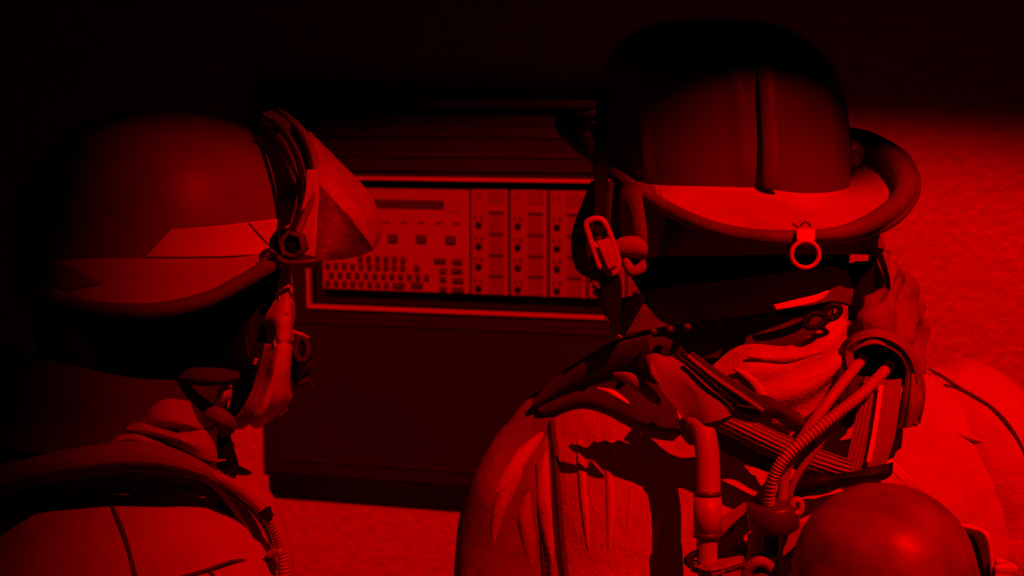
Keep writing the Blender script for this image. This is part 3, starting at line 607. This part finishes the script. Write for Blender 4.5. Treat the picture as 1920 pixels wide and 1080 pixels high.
# ---------------- left mask
mk=thing('breathing_mask','pale breathing mask with round dark side valve on the left firefighter','mask',P(520,680,1.14))
mb=MB(); mb.sheet([[(530,500,1.12),(540,500,1.115),(548,502,1.12),(552,502,1.16)],
 [(512,560,1.105),(530,555,1.095),(545,552,1.10),(552,556,1.15)],
 [(496,595,1.10),(522,592,1.082),(545,588,1.088),(553,600,1.15)],
 [(500,630,1.10),(520,632,1.078),(545,632,1.085),(552,640,1.15)],
 [(490,660,1.10),(518,665,1.076),(542,665,1.085),(548,670,1.15)],
 [(478,705,1.10),(510,710,1.074),(540,712,1.088),(548,715,1.15)],
 [(460,745,1.10),(495,755,1.078),(530,750,1.095),(543,745,1.15)],
 [(440,780,1.11),(475,790,1.09),(505,780,1.11),(522,765,1.16)],
 [(428,800,1.13),(450,806,1.12),(480,802,1.13),(500,790,1.17)]],.008,50,110,fn=lambda u,v:-.005*math.exp(-((u-.52)/.07)**2)*(1 if v>.25 else 0)-.0015*math.exp(-((v-.42)/.02)**2),amp=.004,nsc=30,seed=9)
mb.build('face_seal','mask',mk)
mb=MB(); mb.sheet([[(430,500,1.12),(490,500,1.115),(545,500,1.13)],[(430,600,1.12),(470,600,1.11),(510,600,1.125)],[(430,680,1.12),(465,680,1.11),(505,680,1.12)],[(432,750,1.13),(450,755,1.12),(478,740,1.13)],[(415,790,1.135),(428,795,1.13),(445,795,1.135)]],.006,24,30,amp=.004); mb.build('mask_skirt','black',mk)
mb=MB(); mb.sheet([[(545,620,1.12),(562,626,1.115),(580,640,1.13)],[(545,650,1.12),(570,650,1.105),(586,670,1.125)],[(546,690,1.12),(570,690,1.11),(590,690,1.13)],[(548,730,1.13),(560,720,1.12),(572,708,1.135)]],.012,20,24,amp=.003); mb.build('valve_housing','dstrap',mk)
mb=MB(); mb.tube([P(566+12*math.cos(t),655+21*math.sin(t),1.10) for t in [2*PI*k/24 for k in range(24)]],.0022,8,24,closed=True,smooth=False); mb.build('valve_ring','dstrap',mk)
mb=MB(); mb.lathe(P(566,655,1.103),(-.1,-1,0),[(.001,.002),(.008,.002),(.0085,-.01)],20); mb.build('valve_opening','black',mk)
mb=MB(); mb.tube([P(548,621,1.11),P(562,626,1.105),P(578,634,1.11)],.0014,8,16); mb.build('valve_bar','metal',mk)
mb=MB(); mb.tube([P(462,630,1.09),P(466,665,1.085),P(474,705,1.085)],.002,8,20); mb.tube([P(474,672,1.082),P(484,665,1.08),P(480,690,1.082)],.002,8,20); mb.sheet([[(462,655,1.09),(496,640,1.09)],[(468,690,1.09),(484,690,1.09)],[(466,720,1.09),(472,722,1.09)]],.004,8,12)
mb.build('head_strap','black',mk); 
mb=MB(); mb.tube([P(477,683,1.078),P(481,672,1.077)],.0018,8,10); mb.build('strap_stud','metal',mk)
# ---------------- left helmet
hc=P(312,480,1.20)
hl=thing('fire_helmet','smooth domed fire helmet with reflective side stripe and raised face shield','helmet',hc)
sc=1.20/F
def dome(u,v,k=1.0):
    """u 0..2pi azimuth, v 0..pi/2 elevation, in helmet frame"""
    cv=abs(math.cos(v))**.86; z=abs(math.sin(v))**.9*(1 if v>0 else -1)
    x=math.cos(u)*cv; y=math.sin(u)*cv
    X=(x*270*sc)*k; Y=y*.108*k; Zz=z*275*sc*k
    a=math.radians(12); X,Y=X*math.cos(a)-Y*math.sin(a),X*math.sin(a)+Y*math.cos(a)
    b=math.radians(-6)
    return hc+RC@Vector((X*1.02,Y,Zz))
rows=[]
for i in range(60):
    v=-.06+(PI/2+.06)*i/59
    r=[dome(2*PI*j/120,v) for j in range(120)]
    rows.append(r)
mb=MB(); mb.loft(rows); mb.build('shell','shellL',hl)
TD=bvh([bpy.data.objects['shell']])
def SD(px,py,off=.002): return (px,py,hit(TD,px,py,1.15)-off)
# brim skirt
outer=[(40,520,1.20),(60,552,1.12),(150,575,1.06),(230,583,1.035),(310,580,1.03),(390,560,1.04),(450,530,1.06),(520,490,1.09),(560,470,1.12),(600,440,1.20),(590,410,1.29),(480,400,1.34),(300,420,1.36),(120,460,1.32)]
oc=cr(outer,140,True); rows=[]
for s_ in range(12):
    f=s_/11; row=[]
    for (x,y,d) in oc:
        p=P(x,y,d); v=p-hc; u=math.atan2(v.y,v.x)-math.radians(12)
        ef=math.sin(u)/.108; eg=math.cos(u)/(270*sc); uu=math.atan2(ef,eg) if True else u
        uu=math.atan2(math.sin(u)*270*sc, math.cos(u)*.108)
        q=dome(uu,-.02,.99); w=q.lerp(p,f); w.z+=.004*math.sin(f*PI)
        row.append(w)
    rows.append(row)
mb=MB(); mb.grid(rows,cu=True); mb.grid([[v-Vector((0,0,.005)) for v in r] for r in rows][::-1],cu=True); mb.build('brim','brimL',hl)
mb=MB(); mb.tube([P(*p) for p in oc],[.0058]*len(oc),14,len(oc),closed=True,smooth=False); mb.build('rim_edging','rim',hl)
# reflective stripe on the dome
def patch_on(fn,rows,th,nu,nv,name,m,parent,label=None):
    g=[cr(r,nu) for r in rows]; g=[[tuple(a+(b-a)*i/(nv-1) for a,b in zip(g[0][j],g[1][j])) for j in range(nu)] for i in range(nv)]
    g=[[fn(x,y) for x,y in r] for r in g]
    mb=MB(); mb.sheet(g,th,smooth=False); return mb.build(name,m,parent,label=label)
patch_on(lambda x,y:SD(x,y,.0018),[[(322,430),(400,424),(470,416),(524,410)],[(272,482),(350,482),(430,480),(506,476)]],.0012,40,16,'reflective_stripe','reflect',hl,'bright reflective side stripe')
TB=bvh([o for o in bpy.data.objects if o.parent==hl and o.name.startswith('brim')])
patch_on(lambda x,y:(x,y,hit(TB,x,y,1.08)-.0015),[[(95,490),(130,500),(160,515),(192,531)],[(40,505),(70,520),(100,535),(125,545)]],.0012,24,10,'reflective_stripe','strap',hl)
mb=MB(); mb.tube([P(*SD(x,y,.002)) for x,y in ((466,418),(485,440),(512,468))],.0008,8,20); mb.build('crease','seam',hl)
# shell front bezel: dark band and piping
patch_on(lambda x,y:SD(x,y,.003),[[(490,212),(530,250),(556,300),(566,360),(556,410),(540,440)],[(512,206),(552,240),(572,290),(580,340),(572,400),(552,440)]],.003,50,10,'bezel','rim',hl)
def arc(pts,r,m,name='bezel_piping'):
    mb=MB(); mb.tube([P(*p) for p in pts],r,10,60); return mb.build(name,m,hl)
mb=MB(); mb.sheet([[(474,208,1.19),(520,250,1.15),(548,305,1.125),(556,360,1.112),(545,410,1.105),(525,445,1.10)],[(522,203,1.19),(572,245,1.15),(592,300,1.12),(590,360,1.108),(572,410,1.10),(556,440,1.10)]],.012,50,12); mb.build('bezel','rim',hl)
arc([(486,208,1.17),(530,248,1.13),(560,305,1.11),(568,365,1.105),(556,412,1.10),(532,448,1.095)],.0022,'black')
arc([(520,205,1.18),(566,245,1.14),(590,300,1.115),(590,360,1.105),(570,410,1.10),(556,440,1.095)],.003,'shellL')
arc([(512,204,1.18),(556,245,1.14),(580,300,1.115),(582,360,1.105),(562,410,1.10),(548,440,1.095)],.0014,'black')
patch_on(lambda x,y:(x,y,1.098+max(0,(440-y))*.00005),[[(575,318),(572,360),(560,400),(530,430),(518,470)],[(595,318),(598,360),(596,400),(594,440),(590,482)]],.003,30,10,'hinge_plate','brimL',hl)
# face shield
mb=MB(); mb.sheet([[(580,245,1.15),(640,305,1.16),(695,365,1.17),(716,425,1.18),(706,462,1.18)],
 [(588,275,1.125),(640,325,1.13),(688,380,1.14),(708,430,1.15),(703,465,1.16)],
 [(594,310,1.11),(640,352,1.11),(682,400,1.12),(700,440,1.135),(700,468,1.145)],
 [(597,345,1.105),(635,385,1.10),(665,420,1.10),(690,450,1.115),(698,470,1.13)]],.0022,50,30); 
mb.build('face_shield','shield',hl,label='dusty translucent face shield')
mb=MB(); mb.sheet([[(597,345,1.105),(635,385,1.10),(665,420,1.10),(698,470,1.13)],[(597,400,1.103),(630,425,1.10),(655,450,1.11),(690,474,1.14)],[(594,450,1.10),(620,460,1.10),(645,475,1.115),(668,482,1.15)],[(588,488,1.10),(605,490,1.10),(625,488,1.12),(645,486,1.15)]],.0022,40,30)
mb.build('shield_side','shield2',hl)
# hinge knob
kc=P(551,459,1.085); kx=Vector((-.25,-1,.05))
mb=MB(); mb.lathe(P(541,460,1.09),kx,[(.004,.0),(.0125,.0),(.0135,.002),(.0135,.006),(.011,.008),(.010,.004)],6*6); mb.build('hinge_knob','black',hl)
mb=MB(); mb.lathe(kc,kx,[(.0085,-.004),(.0115,-.003),(.0115,.005),(.0100,.0065),(.0080,.006),(.0075,.001)],6); mb.build('hinge_nut','rim',hl)
mb=MB(); mb.lathe(kc,kx,[(.0005,.003),(.0078,.003),(.008,-.004)],20); mb.build('hinge_bolt','black',hl)
mb=MB(); mb.tube([P(490,480,1.08),P(500,470,1.075),P(515,474,1.075),P(520,486,1.08),P(505,492,1.08),P(492,490,1.08)],.0018,8,40,closed=True); mb.tube([P(510,474,1.08),P(535,492,1.078),P(575,492,1.08),P(600,486,1.085)],.0026,8,40); mb.build('hinge_clip','dmetal',hl)
mb=MB(); mb.tube([P(522,455,1.082),P(526,430,1.085),P(545,415,1.09)],.0013,8,24); mb.build('hinge_wire','black',hl)
# ---------------------------------------------------------------- light
def spot(name,loc,tgt,watts,size,blend,rad,col=(1,0,0)):
    l=bpy.data.lights.new(name,'SPOT'); l.energy=watts; l.color=col; l.spot_size=math.radians(size); l.spot_blend=blend; l.shadow_soft_size=rad
    o=bpy.data.objects.new(name,l); C.objects.link(o); o.location=loc
    o.rotation_euler=(Vector(tgt)-Vector(loc)).to_track_quat('-Z','Y').to_euler(); return o
def aim(T,az,el,d):
    az,el=math.radians(az),math.radians(el)
    return Vector(T)+Vector((math.sin(az)*math.cos(el),-math.cos(az)*math.cos(el),math.sin(el)))*d
T=Vector((.17,1.2,1.35)); K=aim(T,27,50,4.2)
spot('key_lamp',K,T,860,24,.2,.010)
# unseen boards added to cut the key light along the top and at the left
def board(name,E1,E2,f,dirn,ext=1.3,th=.02,K=K,T=T):
    B1=K+f*(Vector(E1)-K); B2=K+f*(Vector(E2)-K); ax=(B2-B1).normalized(); L=(T-K).normalized()
    d=Vector(dirn); d=(d-ax*d.dot(ax)); d=(d-L*d.dot(L)).normalized(); n=ax.cross(d).normalized()
    c=(B1+B2)/2+d*ext/2; mb=MB(); mb.box(c,(B2-B1).length+1.2,ext,th,(ax,d,n)); return struct(mb.build(name,'recess',smooth=False))
board('shade_board_1',(-.6,1.2,1.67),(1.1,1.2,1.98),.20,(0,0,1))
board('shade_board_2',(-.40,1.15,1.25),(-.23,1.15,1.75),.055,(-1,0,0))
# weak frontal fill beside the camera
spot('fill_lamp',(.15,-.6,1.75),(.15,1.3,1.20),1.5,33,.9,.15)
# lamp for the wall, shining over the two heads
TW=Vector((.2,2.15,1.39)); KW=aim(TW,-12,48,4.5); board('shade_board_3',(-.62,2.3,1.0),(-.62,2.3,1.8),.10,(-1,0,0),K=KW,T=TW)  # added unseen board cuts the wall light at the left
wl=spot('wall_lamp',KW,TW,1150,8.2,.6,.02); wl.scale=(4.5,1,1)
w=bpy.data.worlds.new('world'); bpy.context.scene.world=w; w.use_nodes=True
w.node_tree.nodes['Background'].inputs[0].default_value=(1,0,0,1); w.node_tree.nodes['Background'].inputs[1].default_value=.0005
# ---------------------------------------------------------------- camera
cd=bpy.data.cameras.new('camera'); cd.lens=50; cd.sensor_width=36; cam=bpy.data.objects.new('camera',cd); C.objects.link(cam)
cam.location=CAM; cam.rotation_euler=(PI/2+PITCH,0,0); cd.clip_start=.05
cd.dof.use_dof=True; cd.dof.focus_distance=1.15; cd.dof.aperture_fstop=9
s=bpy.context.scene; s.camera=cam
s.view_settings.view_transform='Standard'; s.view_settings.look='None'; s.view_settings.gamma=1; s.view_settings.exposure=0; s.view_settings.use_curve_mapping=False
